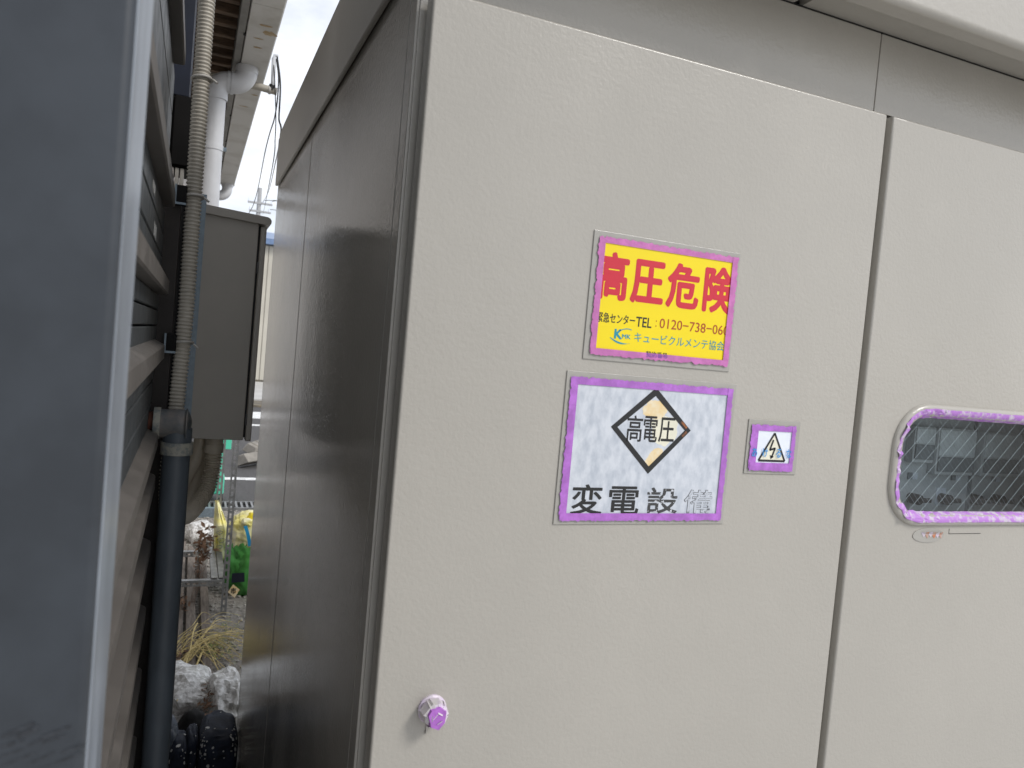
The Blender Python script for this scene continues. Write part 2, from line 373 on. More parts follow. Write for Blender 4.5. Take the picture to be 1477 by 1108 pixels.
# doors: shallow trays with rounded edges
def door(x0, x1, z0, z1, hole=None):
    b = B(); d0, d1 = 1.2, 1.238
    if not hole:
        b.box(x0, x1, d0, d1, z0, z1, M_paint, .005, 4)
    else:
        # slab with a rounded opening: outer rounded edge ring, front face as a bridged grid round the hole
        b.wn = True; i = b.mi(M_paint); n = len(hole)
        out = []
        cx = sum(p[0] for p in hole) / n; cz = sum(p[1] for p in hole) / n
        def outer(ox0, ox1, oz0, oz1, y):
            L = []
            for (hx, hz) in hole:
                dx, dz = hx - cx, hz - cz
                kx = ((ox1 if dx > 0 else ox0) - cx) / dx if abs(dx) > 1e-9 else 1e9
                kz = ((oz1 if dz > 0 else oz0) - cz) / dz if abs(dz) > 1e-9 else 1e9
                k = min(kx, kz); L.append((cx + dx * k, y, cz + dz * k))
            # snap nearest points to the four corners
            for c in ((ox0, oz0), (ox0, oz1), (ox1, oz0), (ox1, oz1)):
                j = min(range(n), key=lambda q: (L[q][0] - c[0]) ** 2 + (L[q][2] - c[1]) ** 2)
                L[j] = (c[0], y, c[1])
            return L
        e = .005; rings = [[(p[0], d0 + .03, p[1]) for p in hole], [(p[0], d0, p[1]) for p in hole], outer(x0 + e, x1 - e, z0 + e, z1 - e, d0)]
        for a in (30, 60, 90):
            q = e * (1 - math.sin(math.radians(a))); yy = d0 + e * (1 - math.cos(math.radians(a)))
            rings.append(outer(x0 + q, x1 - q, z0 + q, z1 - q, yy))
        rings.append(outer(x0, x1, z0, z1, d1))
        R = [[b.b.verts.new(p) for p in r] for r in rings]
        for r1, r2 in zip(R, R[1:]):
            for k in range(n): b.face((r1[k], r1[(k + 1) % n], r2[(k + 1) % n], r2[k]), i)
    return b.obj('door', cab, angle=50)
def rrect(x0, x1, z0, z1, r, n=12):
    P = []
    for cx, cz, a in ((x0 + r, z0 + r, 180), (x1 - r, z0 + r, 270), (x1 - r, z1 - r, 0), (x0 + r, z1 - r, 90)):
        for k in range(n + 1):
            w = math.radians(a + 90 * k / n); P.append((cx + r * math.cos(w), cz + r * math.sin(w)))
    out = []
    for k, p in enumerate(P):                        # extra points on the straight runs
        q = P[(k + 1) % len(P)]; L = math.dist(p, q); c = max(1, int(L / .006))
        out += [(p[0] + (q[0] - p[0]) * j / c, p[1] + (q[1] - p[1]) * j / c) for j in range(c)]
    return out
WX0, WX1, WZ0, WZ1, WR = 1.405, 1.985, 1.649, 1.921, .098
door(.312, 1.291, .44, 2.512)
door2 = door(1.309, 2.29, .44, 2.512, rrect(WX0 + .014, WX1 - .014, WZ0 + .014, WZ1 - .014, WR - .012))
# window in the second door
def ring_profile(b, prof, m, crinkle=None):
    R = []
    for off, y in prof:
        P = rrect(WX0 + off, WX1 - off, WZ0 + off, WZ1 - off, max(.01, WR - off))
        if R and len(P) != len(R[0]):
            n = len(R[0]); L = [0]
            for k in range(len(P)): L.append(L[-1] + math.dist(P[k], P[(k + 1) % len(P)]))
            Q = []
            for k in range(n):
                d = L[-1] * ref[k]; j = max(q for q in range(len(P)) if L[q] <= d + 1e-9); f_ = (d - L[j]) / max(1e-9, L[j + 1] - L[j]); p, q = P[j], P[(j + 1) % len(P)]
                Q.append((p[0] + (q[0] - p[0]) * f_, p[1] + (q[1] - p[1]) * f_))
            P = Q
        elif not R:
            L = [0]
            for k in range(len(P)): L.append(L[-1] + math.dist(P[k], P[(k + 1) % len(P)]))
            ref = [x / L[-1] for x in L[:-1]]
        pts = []
        for k, (x, z) in enumerate(P):
            yy = y
            if crinkle:
                w = max(0, min(1, (WX0 + .16 - x) / .08)); w = .25 + .75 * w
                ph = noise.noise(V((ref[k] * 330, off * 18, 3))) * .9 + noise.noise(V((ref[k] * 150, off * 40, 9))) * .6
                yy = y - w * crinkle * max(-.2, ph)
                sh = w * .007 * noise.noise(V((ref[k] * 90, 5, off * 40)))
                x += sh; z += sh * .6
            pts.append((x, yy, z))
        R.append(pts)
    i = b.mi(m); n = len(R[0]); RV = [[b.b.verts.new(p) for p in r] for r in R]
    for r1, r2 in zip(RV, RV[1:]):
        for k in range(n): b.face((r1[k], r1[(k + 1) % n], r2[(k + 1) % n], r2[k]), i)
win = B(); ring_profile(win, [(0, 1.1995), (.001, 1.195), (.004, 1.192), (.009, 1.190), (.015, 1.1905), (.024, 1.193), (.028, 1.20), (.03, 1.215)], M_paint)
win = win.obj('window_gasket', cab, angle=60)
b = B(); ring_profile(b, [(.0095, 1.1898), (.0100, 1.1886), (.0135, 1.1886), (.0165, 1.1892), (.020, 1.1905), (.0235, 1.193), (.0275, 1.198), (.031, 1.2055)], M_tapemix, .0072); b.obj('masking_tape', win, angle=24)
b = B(); gp = rrect(WX0 + .024, WX1 - .024, WZ0 + .024, WZ1 - .024, WR - .022)
b.poly([(x, 1.208, z) for x, z in gp], M_glass); b.obj('glass_pane', win, smooth=False)
def inside(x, z):
    dx = max(WX0 + .026 + WR - .024 - x, 0, x - (WX1 - .026 - WR + .024)); dz = max(WZ0 + .026 + WR - .024 - z, 0, z - (WZ1 - .026 - WR + .024))
    return math.hypot(dx, dz) <= WR - .024
b = B()
for sgn, m_, sp, yy, hw in ((1, M_wire_l, .0385, 1.2115, .00042), (-1, M_wire_d, .0160, 1.2135, .00032)):
    c = -1.0
    for k in range(260):
        c0 = (WX0 - sgn * WZ0 if sgn > 0 else WX0 + WZ0) - .6 + k * sp
        pts = [(x, (x - c0) if sgn > 0 else (c0 - x)) for x in [WX0 + j * .002 for j in range(300)]]
        pts = [p for p in pts if inside(*p)]
        if len(pts) > 2:
            p, q = pts[0], pts[-1]
            d = V((q[0] - p[0], 0, q[1] - p[1])).normalized(); n_ = V((-d.z, 0, d.x)) * hw
            P, Q = V((p[0], yy, p[1])), V((q[0], yy, q[1])); e = V((0, hw, 0))
            i = b.mi(m_); vs = [[b.b.verts.new(c_ + o_) for o_ in (n_, e, -n_, -e)] for c_ in (P, Q)]
            for j in range(4): b.face((vs[0][j], vs[0][(j + 1) % 4], vs[1][(j + 1) % 4], vs[1][j]), i)
b.obj('wire_mesh', win, kind='stuff', smooth=False)
# cap: lower side skirts, front hoods, soffit
b = B()
b.box(XS - .012, XE + .015, 1.12, YB - .002, 2.792, 2.82, M_cap, .006)
b.obj('roof', cab)
b = B(); b.box(.2845, .2975, 1.158, 3.536, 2.586, 2.79, M_cap, .004, 3); b.obj('side_skirt', cab)
b = B(); b.box(.2985, XE, 1.11, YF + .10, 2.722, 2.735, M_cap); b.obj('soffit', cab)
for x0, x1 in ((.285, 1.066), (1.082, XE + .01)):
    b = B(); b.box(x0, x1, 1.098, 1.155, 2.671, 2.87, M_cap, .014, 5); b.obj('front_hood', cab)
    b = B(); b.box(x0 + .003, x1 - .003, 1.154, 1.262, 2.7005, 2.72, M_cap, .001); b.obj('hood_soffit', cab)
b = B(); b.box(XS + .01, XE - .01, YF + .001, YF + .02, 2.6965, 2.7003, M_dark); b.obj('shadow_gap', cab)
# taped knob near the lower left of the first door
KC = V((.411, 1.2, 1.343))
b = B(); rows = [(0, .0245), (.004, .0245), (.006, .0215), (.020, .0205), (.026, .0195), (.029, .015), (.030, .001)]
i = b.mi(M_tapewhite); R = []
for d, r in rows:
    R.append([b.b.verts.new(KC + V((math.cos(a) * r * (1 + .05 * noise.noise(V((math.cos(a) * 2, math.sin(a) * 2, d * 80)))), -d, math.sin(a) * r * (1 + .05 * noise.noise(V((math.cos(a) * 2, 4 + math.sin(a) * 2, d * 80))))))) for a in [2 * math.pi * j / 24 for j in range(24)]])
for r1, r2 in zip(R, R[1:]):
    for j in range(24): b.face((r1[j], r1[(j + 1) % 24], r2[(j + 1) % 24], r2[j]), i)
knob = b.obj('knob', cab, label='round knob wrapped in paint-smeared masking tape')
b = B(); pts = [(-.013, .004), (-.009, .011), (.003, .014), (.012, .007), (.011, -.008), (.003, -.018), (-.008, -.013)]
pts = [(x * 1.2, z * 1.15) for x, z in pts]; vs = [b.b.verts.new(KC + V((x, -.0355, z))) for x, z in pts]; vb = [b.b.verts.new(KC + V((x * 1.12, -.0275, z * 1.12))) for x, z in pts]
i = b.mi(M_tape); b.face(vs, i)
for j in range(7): b.face((vs[j], vs[(j + 1) % 7], vb[(j + 1) % 7], vb[j]), i)
b.obj('tape_patch', knob, smooth=False)
b = B()
for a, w, l in ((100, .010, .017), (60, .008, .013), (30, .009, .014), (140, .012, .016), (-60, .008, .012), (-100, .009, .010), (-20, .007, .012), (185, .008, .011)):
    a = math.radians(a); d = V((math.cos(a), 0, math.sin(a))); s = V((-d.z, 0, d.x)) * w
    p0 = KC + d * .0225 + V((0, -.012, 0)); p1 = KC + d * .0195 + V((0, -.029, 0)); p2 = KC + d * (.0195 - l) + V((0, -.034 - random.random() * .004, 0))
    b.poly([p0 - s, p0 + s, p1 + s, p1 - s], M_tapewhite); b.poly([p1 - s, p1 + s, p2 + s * .5, p2 - s * .6], M_tapewhite)
b.obj('torn_tape_flaps', knob, smooth=False)
b = B(); lump(b, (.4045, 1.1985, 1.304), (.0022, .0022, .0035), M_paint, 2, .1); b.tube([(.4045, 1.1995, 1.318), (.4045, 1.1992, 1.305)], .0014, M_paint, 8); b.obj('paint_drip', cab)
# torn sticker residue and thin scored rectangle below the window
b = B(); n = 28; P = []
for k in range(n):
    a = 2 * math.pi * k / n; P.append((1.546 + .049 * math.cos(a) * (1 + .08 * noise.noise(V((k * .5, 0, 0)))), 1.1985, 1.6275 + .0165 * math.sin(a)))
i = b.mi(M_film); top = [b.b.verts.new(p) for p in P]; bot = [b.b.verts.new((p[0], 1.2002, p[2])) for p in P]; b.face(top, i)
for k in range(n): b.face((top[k], top[(k + 1) % n], bot[(k + 1) % n], bot[k]), i)
for k in range(6):
    x = 1.527 + k * .011; s = .010 - .0004 * k
    b.poly([(x - .006, 1.1978, 1.634 - .001 * k), (x + .002, 1.1925, 1.637), (x + .007, 1.197, 1.629), (x + .004, 1.1978, 1.619 + random.random() * .004)], M_red_l if k % 2 else M_tapewhite)
b.obj('torn_sticker', cab, label='peeled oval sticker with orange tatters under the window', smooth=False)
b = B()
for p, q in (((1.612, 1.642), (1.612, 1.630)), ((1.612, 1.630), (1.718, 1.630))): stroke(b, p, q, .0012, 1.1994, M_dark)
b.obj('scored_mark', cab, smooth=False)

# meter board seen behind the window
mb = thing('meter_panel', 'grey-blue meter panel with square meters and black switches seen behind the wired window', 'meter panel', (1.9, 1.40, 1.5))
k_ = 1.42 / 1.2
def IX(x): return x * k_
def IZ(z): return 1.95 + (z - 1.95) * k_
b = B(); b.box(IX(1.42), IX(2.0), 1.42, 1.43, 1.50, 2.02, M_inner, .002); b.obj('panel', mb)
for (x0, x1, z0, z1) in ((1.445, 1.510, 1.800, 1.872), (1.518, 1.640, 1.775, 1.872), (1.666, 1.795, 1.775, 1.868), (1.815, 1.94, 1.775, 1.868)):
    b = B(); b.box(IX(x0), IX(x1), 1.395, 1.4198, IZ(z0 - .008), IZ(z1), M_inner, .004); mm = b.obj('meter', mb)
    b = B(); b.box(IX(x0 + .004), IX(x1 - .004), 1.392, 1.3945, IZ(z0 + .036), IZ(z1 - .004), M_glassy, .001); b.obj('dial', mm)
    b = B(); b.box(IX(x0 + .004), IX(x1 - .004), 1.390, 1.3945, IZ(z0), IZ(z0 + .033), M_innerd, .002); b.obj('dial_cover', mm)
for x in (1.4826, 1.6195, 1.755):
    b = B(); b.box(IX(x - .008), IX(x + .007), 1.4165, 1.4195, IZ(1.753), IZ(1.768), M_whiteplain); b.obj('white_label', mb)
    b = B(); b.box(IX(x - .022), IX(x - .009), 1.4165, 1.4195, IZ(1.753), IZ(1.768), M_innerd); b.obj('dark_label', mb)
for x in (1.476, 1.570, 1.6724, 1.7466, 1.85):
    b = B(); b.tube([(IX(x), 1.4195, IZ(1.712)), (IX(x), 1.39, IZ(1.712))], .014, M_cable, 16); b.box(IX(x) - .006, IX(x) + .03, 1.378, 1.389, IZ(1.712) - .006, IZ(1.712) + .006, M_cable, .003); b.obj('switch_knob', mb)
b = B(); b.box(IX(1.555), IX(1.585), 1.417, 1.4195, IZ(1.695), IZ(1.735), M_whiteplain); b.obj('switch_plate', mb)
b = B(); b.box(IX(1.655), IX(1.66), 1.412, 1.4198, 1.52, 2.0, M_innerd); b.obj('seam', mb)

# ================================================================ signs
def tape_strip(b, x0, z0, x1, z1, w_in, m, y, jag=.0035, seed=0):
    """masking tape from (x0,z0) to (x1,z1); the left-hand side of the direction is the ragged outer edge"""
    d = V((x1 - x0, 0, z1 - z0)); L = d.length; d.normalize(); nn = V((-d.z, 0, d.x)); n = max(8, int(L / .0028)); i = b.mi(m)
    ins, out = [], []
    for k in range(n + 1):
        p = V((x0, y, z0)) + d * (L * k / n)
        j = jag * (.6 * noise.noise(V((k * .35, seed, 0))) + .5 * noise.noise(V((k * 1.3, seed, 5))) + .3 * random.uniform(-1, 1))
        ins.append(b.b.verts.new(p - nn * w_in)); out.append(b.b.verts.new(p + nn * j))
    for k in range(n): b.face((ins[k], ins[k + 1], out[k + 1], out[k]), i)
def sign_base(t, x0, x1, z0, z1, sheet, sm, tape, tm, bulge=.0):
    b = B(); b.box(x0, x1, 1.1975, 1.2004, z0, z1, M_film, .0011, 2); b.obj('painted_film_border', t)
    b = B(); b.box(sheet[0] - .004, sheet[1] + .004, 1.1968, 1.1974, sheet[2] - .004, sheet[3] + .004, sm); b.obj('print_sheet', t, smooth=False)
    tx0, tx1, tz0, tz1 = tape
    for k, (a, q, w) in enumerate((((tx0, tz1), (tx1, tz1), tz1 - sheet[3]), ((tx0, tz0 + .004), (tx0, tz1 - .004), sheet[0] - tx0), ((tx1, tz1), (tx1, tz0), tx1 - sheet[1]), ((tx1 - .002, tz0), (tx0 + .002, tz0), sheet[2] - tz0))):
        b = B(); tape_strip(b, a[0], a[1], q[0], q[1], w, tm, 1.1954 - .0003 * k, seed=k * 3 + tx0 * 10); b.obj('masking_tape', t, smooth=False)
YT = 1.1964
sg = thing('high_voltage_danger_sign', 'yellow danger sign with big red characters, edged with pinkish purple tape', 'sign', (.79, 1.2, 2.06), 'signs on the cabinet door')
sign_base(sg, .634, .953, 1.952, 2.179, (.6568, .9335, 1.973, 2.159), M_yellow, (.6445, .9465, 1.9615, 2.170), M_tape2)
text(sg, '高', .6485, .7105, 2.060, 2.1455, YT, M_red, .030)
text(sg, '圧', .7165, .787, 2.060, 2.1400, YT, M_red, .030)
text(sg, '危', .7925, .865, 2.060, 2.1435, YT, M_red, .030)
text(sg, '険', .874, .9405, 2.060, 2.1475, YT, M_red, .030)
text(sg, '緊急センター', .6535, .7325, 2.0195, 2.0375, YT, M_black, .012)
text(sg, 'TEL', .7345, .768, 2.0185, 2.0365, YT, M_black, .012)
text(sg, ':', .7765, .7785, 2.022, 2.034, YT, M_brown, 0)
text(sg, '0120−738−060', .785, .9405, 2.0205, 2.0385, YT, M_brown, .004)
text(sg, 'K', .692, .7085, 1.9925, 2.0105, YT, M_teal, .04)
text(sg, 'MK', .7085, .7265, 1.9945, 2.0025, YT, M_teal, .03)
b = B(); P = []
prev = None
for k in range(20):
    u = k / 19; x = .684 + .042 * u; z = 1.9885 - .0035 * math.sin(u * 2.6) + .006 * (1 - u) ** 3; w = .0030 * math.sin(math.pi * min(1, u + .12)) + .0003
    cur = ((x, YT, z - w / 2), (x, YT, z + w / 2))
    if prev: b.poly([prev[0], cur[0], cur[1], prev[1]], M_teal)
    prev = cur
prev = None
for k in range(12):
    u = k / 11; x = .702 + .025 * u; z = 2.0075 + .0050 * math.sin(u * 2.3); w = .0016
    cur = ((x, YT, z - w / 2), (x, YT, z + w / 2))
    if prev: b.poly([prev[0], cur[0], cur[1], prev[1]], M_teal)
    prev = cur
b.obj('emblem_swoosh', sg, smooth=False)
text(sg, 'キュービクルメンテ協会', .7345, .934, 1.9905, 2.0085, YT, M_teal, .004)
text(sg, '契約番号', .7615, .808, 1.9655, 1.9765, YT, M_black, .012)
text(sg, '契約番号', .7615, .808, 1.9655, 1.9728, 1.1941, M_purpleprint, .012)

sg = thing('substation_sign', 'weathered white sign with a black diamond and large black characters, edged with purple tape', 'sign', (.79, 1.2, 1.79), 'signs on the cabinet door')
sign_base(sg, .606, .9745, 1.656, 1.9293, (.6285, .953, 1.677, 1.9066), M_white, (.614, .9655, 1.6633, 1.9197), M_tape)
# diamond ring
b = B(); O = [(.7915, 1.911), (.8765, 1.835), (.791, 1.7505), (.703, 1.8345)]; I = [(.7917, 1.8955), (.8630, 1.8345), (.791, 1.7645), (.7168, 1.8345)]
for k in range(4): b.poly([(O[k][0], YT, O[k][1]), (O[(k + 1) % 4][0], YT, O[(k + 1) % 4][1]), (I[(k + 1) % 4][0], YT, I[(k + 1) % 4][1]), (I[k][0], YT, I[k][1])], M_black)
b.obj('diamond', sg, smooth=False)
def blot(cx, cz, rx, rz, m, y, seed, clip=True, rot=0):
    b = B(); P = []
    for k in range(40):
        a = 2 * math.pi * k / 40; q = 1 + .35 * noise.noise(V((math.cos(a) * 1.6, math.sin(a) * 1.6, seed))) + .15 * noise.noise(V((math.cos(a) * 5, math.sin(a) * 5, seed)))
        u, v = rx * q * math.cos(a), rz * q * math.sin(a); x, z = cx + u * math.cos(rot) - v * math.sin(rot), cz + u * math.sin(rot) + v * math.cos(rot)
        P.append((x, y, z))
    b.poly(P, m); return b.obj('stain', sg, smooth=False)
blot(.795, 1.870, .027, .018, M_ochre, 1.19672, 1)
blot(.800, 1.782, .012, .024, M_ochre, 1.19672, 4, rot=-.75)
blot(.818, 1.835, .028, .030, M_cream, 1.19676, 7)
b = B(); q = .0045
for p, r in (((.853, 1.8515), (.867, 1.8395)), ((.8675, 1.832), (.858, 1.823))): stroke(b, p, r, q, 1.1961, M_rustprint)
b.obj('rust_streak', sg, smooth=False)
text(sg, '高', .7365, .770, 1.809, 1.8575, YT, M_black, .010)
text(sg, '電', .772, .803, 1.8095, 1.858, YT, M_black, .010)
text(sg, '圧', .806, .8405, 1.8105, 1.857, YT, M_black, .010)
text(sg, '変', .6365, .7005, 1.6735, 1.7290, YT, M_black, .016)
text(sg, '電', .713, .778, 1.674, 1.7265, YT, M_black, .016)
text(sg, '設', .794, .8635, 1.6765, 1.7255, YT, M_worn, .016)
text(sg, '備', .877, .942, 1.677, 1.7225, YT, M_wornlite, .015)
text(sg, '備', .8778, .9412, 1.6778, 1.7217, YT - .0004, M_wornpale, 0)

sg = thing('shock_warning_sticker', 'small square white warning sticker with a black triangle and lightning arrow, edged with purple tape', 'sticker', (1.08, 1.2, 1.81), 'signs on the cabinet door')
sign_base(sg, 1.0125, 1.1435, 1.756, 1.864, (1.0367, 1.1212, 1.779, 1.8422), M_whiteplain, (1.0195, 1.131, 1.763, 1.854), M_tape)
T0, T1, T2 = (1.0785, 1.8385), (1.0440, 1.7830), (1.1105, 1.7830)
b = B(); b.poly([(p[0], 1.1967, p[1]) for p in (T0, T1, T2)], M_cream); b.obj('triangle_field', sg, smooth=False)
b = B()
for p, q in ((T0, T1), (T1, T2), (T2, T0)): stroke(b, p, q, .0042, YT - .0001, M_black)
b.obj('triangle', sg, smooth=False)
b = B()
for p, q in (((1.0770, 1.825), (1.0700, 1.8045)), ((1.0695, 1.8045), (1.0835, 1.8085)), ((1.0830, 1.8090), (1.0765, 1.7900))): stroke(b, p, q, .0040, YT - .0002, M_black)
b.poly([(1.0715, YT - .0002, 1.7945), (1.0742, YT - .0002, 1.7862), (1.0820, YT - .0002, 1.7915)], M_black)
b.obj('lightning_arrow', sg, smooth=False)
for ch, x in (('あ', 1.0245), ('け', 1.0510), ('る', 1.0850), ('な', 1.1110)):
    text(sg, ch, x, x + .013, 1.790, 1.808, 1.1940, M_cyan, .012)

# ================================================================ near steel post at the very left
t = thing('steel_post', 'wide dark slate steel post with sky sheen painted pale on its side, close up at the far left', 'post', (-.2, .5, 0))
b = B(); b.box(-.24, -.0382, .450, .557, 0, 3.3, M_slate, .0055, 5); b.obj('post_face', t)
b = B(); b.box(-.0400, -.0375, .4545, .556, 0, 3.3, M_slate_sheen, .0008, 3); b.obj('painted_sheen_face', t)  # side face of the post, coloured lighter for the sky's grazing sheen

b = B()
for k in range(14):
    x = -.080 + .018 * (k % 5) / 4 * 1.6 + random.uniform(-.004, .004); z = 1.712 + .006 * (k // 5) + random.uniform(-.004, .008); L = random.uniform(.006, .016)
    stroke(b, (x, z), (x + L, z + L * random.uniform(.2, .5)), random.uniform(.0008, .0020), .44975 - .00002 * k, M_scuff)
b.obj('scuff_marks', t, smooth=False, kind='stuff')

# ================================================================ building on the left
bl = thing('building', 'old building wall with grey siding ledges, eaves with dark rafters and a navy steel column', 'building', (-.3, 1.5, 0))
LZ = [(.40 + .15 * k) for k in range(0, 5)] + [1.152, 1.303, 1.454, 1.606, 1.703, 1.903, 2.049, 2.245, 2.56, 2.80]
LZ = sorted(set(LZ))
for k, z in enumerate(LZ):
    z2 = LZ[k + 1] if k + 1 < len(LZ) else 3.02
    prof = [(-.085, z + .010), (-.0605, z - .002), (-.0575, z - .006), (-.0575, z - .034), (-.0605, z - .037), (-.085, z - .037)]
    b = B(); b.prism(prof, .58, 1.90 + random.uniform(-.01, .01), M_ledge); b.obj('siding_ledge', bl, angle=30)
    h0, h1 = z + .004, z2 - .034; nb = 3 if h1 - h0 > .09 else 2
    for j in range(nb):
        a0 = h0 + (h1 - h0) * j / nb; a1 = h0 + (h1 - h0) * (j + 1) / nb - .0035
        b = B(); b.box(-.105, -.080, .58, 1.985, a0, a1, M_panel if z > 1.7 else M_ledge, .002, 1); b.obj('siding_board', bl)
b = B(); b.box(-.20, -.106, .58, 1.98, 0, 3.02, M_dark); b.obj('wall_core', bl)
b = B(); b.box(-.105, -.046, 1.992, 2.04, 0, 2.26, M_trim, .003); b.box(-.13, -.022, 2.10, 2.13, 0, 2.25, M_dark); b.obj('corner_trim_gap_shade', bl)  # second box is an added black plate standing in for the gap's shade
for (y0, y1, z0, z1) in ((1.43, 1.52, 2.170, 2.192), (1.56, 1.66, 2.105, 2.135)):
    b = B(); n = 9
    for k in range(n):
        a0 = y0 + (y1 - y0) * k / n; a1 = y0 + (y1 - y0) * (k + .72) / n; q = random.uniform(.0, .008)
        b.poly([(-.0792, a0, z0 + q), (-.0792, a1, z0 + q * .5), (-.0792, a1, z1 - q), (-.0792, a0, z1 - q * .7)], M_spat)
    b.obj('worn_sticker', bl, smooth=False)
b = B(); b.box(-.30, -.13, 2.06, 9.0, 0, 3.5, M_wall); b.obj('rear_wall', bl)
b = B(); b.box(-.132, -.055, 2.38, 2.40, 2.585, 3.5, M_navyst, .002); b.box(-.075, -.060, 2.40, 2.50, 2.585, 3.5, M_navyst, .002); b.box(-.132, -.055, 2.50, 2.52, 2.585, 3.5, M_navyst, .002); b.obj('steel_column', bl)
b = B(); b.box(-.1295, -.040, 2.375, 2.55, 2.385, 2.580, M_blackst, .004); b.box(-.09, -.046, 2.36, 2.374, 2.39, 2.58, M_blackst, .002); b.obj('column_bracket', bl)
b = B()
for k in range(4): b.box(-.104 + k * .013, -.094 + k * .013, 2.37, 2.42, 2.255, 2.3835, M_wall if k < 2 else M_tie, .002)
b.obj('packing_strip', bl)
for k in range(34):                                   # rafters
    y = 2.30 + k * .158
    b = B(); b.box(-.128, .098, y, y + .045, 3.46, 3.52, M_wood, .003, 1); b.obj('rafter', bl)
b = B(); b.box(-.30, .24, 2.06, 9.0, 3.53, 3.56, M_deck); b.obj('roof_deck', bl)
b = B(); b.box(.100, .135, 2.1, 8.9, 3.405, 3.528, M_fascia, .003); b.obj('fascia_board', bl)
b = B()
for k in range(9): b.box(.128, .139, 2.5 + k * .8, 2.53 + k * .8, 3.402, 3.44, M_blackst)
b.obj('gutter_bracket', bl)
# gutter
gt_ = thing('roof_gutter', 'stained white box gutter running along the eaves', 'gutter', (.21, 4, 3.4))
for y0, y1 in ((1.6, 3.695), (3.70, 6.10), (6.105, 8.47)):
    b = B(); prof = [(.143, 3.40), (.275, 3.40), (.282, 3.407), (.288, 3.525), (.280, 3.525), (.272, 3.41), (.150, 3.41), (.148, 3.525), (.140, 3.525), (.140, 3.405)]
    b.prism(prof, y0, y1, M_gutter); b.obj('gutter_length', gt_, angle=25)
b = B(); b.box(.1415, .287, 8.472, 8.478, 3.402, 3.524, M_gutter); b.obj('end_cap', gt_)
for (x, y, rx, ry, sd_) in ((.245, 4.02, .034, .03, 2), (.22, 3.93, .03, .012, 5), (.205, 4.25, .022, .01, 8), (.20, 4.12, .024, .008, 12), (.25, 5.1, .02, .012, 15), (.2, 5.4, .03, .01, 19), (.22, 3.50, .03, .014, 22)):
    b = B(); b.poly([(x + rx * math.cos(a) * (1 + .5 * noise.noise(V((math.cos(a), math.sin(a), sd_)))), y + ry * math.sin(a) * (1 + .6 * noise.noise(V((math.cos(a) * 2, math.sin(a) * 2, sd_)))), 3.3990) for a in [2 * math.pi * j / 22 for j in range(22)]], M_stain); b.obj('rust_stain', gt_, smooth=False)
# downpipe
dp = thing('downpipe', 'thick pale grey plastic rain downpipe with two elbows under the gutter', 'pipe', (.027, 4.6, 0))
R_ = .052
b = B(); b.tube([(.175, 4.6, 3.401), (.175, 4.6, 3.373)], R_ + .006, M_pvc, 24); b.obj('gutter_outlet', dp)
b = B(); b.tube([V((.175, 4.6, 3.372))] + arc((.175 - .075, 4.6, 3.372), .075, 0, -math.pi / 2, 12, (1, 0, 0), (0, 0, 1))[1:], R_ + .005, M_pvc, 24); b.obj('elbow', dp)
b = B(); b.tube([(.110, 4.6, 3.297), (.085, 4.6, 3.297)], R_, M_pvc, 24); b.obj('link_pipe', dp)
b = B(); b.tube([(.097, 4.6, 3.297), (.080, 4.6, 3.297)] + arc((.090, 4.6, 3.297 - .065), .065, math.pi / 2, math.pi, 12, (1, 0, 0), (0, 0, 1))[1:] + [V((.025, 4.6, 3.195))], R_ + .005, M_pvc, 24); b.obj('elbow', dp)
b = B(); b.tube([(.027, 4.6, 3.198), (.03, 4.6, 2.62), (.03, 4.6, 1.30)], R_, M_pvc, 28); b.obj('pipe_length', dp)
b = B(); b.tube([V((.03, 4.6, 1.32))] + arc((-.05, 4.6, 1.262), .08, 0, -math.pi / 2, 10, (1, 0, 0), (0, 0, 1)) + [V((-.14, 4.6, 1.182))], R_ + .005, M_pvc, 24); b.obj('elbow', dp)
for P_ in (((.175, 4.6, 3.388), (.175, 4.6, 3.366)), ((.112, 4.6, 3.297), (.098, 4.6, 3.297)), ((.092, 4.6, 3.297), (.078, 4.6, 3.297)), ((.0255, 4.6, 3.235), (.027, 4.6, 3.19))):
    b = B(); b.tube(P_, R_ + .0085, M_pvc, 28); b.obj('collar', dp)
for z in (2.93, 2.55, 1.5):
    b = B(); b.tube([(.0285, 4.6, z - .014), (.0285, 4.6, z + .014)], R_ + .004, M_pvc, 24); b.box(.0285 + R_, .0285 + R_ + .02, 4.59, 4.61, z - .01, z + .01, M_galv); b.obj('pipe_clip', dp)
dp2 = thing('downpipe', 'small bent pale downpipe outlet at the far end of the gutter', 'pipe', (.2, 8.38, 3.3))
b = B(); b.tube([V((.215, 8.38, 3.401)), V((.215, 8.38, 3.345))] + arc((.215 - .07, 8.38, 3.345), .07, 0, -math.pi / 2, 10, (1, 0, 0), (0, 0, 1))[1:] + [V((-.12, 8.38, 3.275))], .05, M_pvc, 20); b.obj('elbow', dp2)
b = B(); b.tube([(.215, 8.38, 3.402), (.215, 8.38, 3.375)], .057, M_pvc, 20); b.obj('collar', dp2)
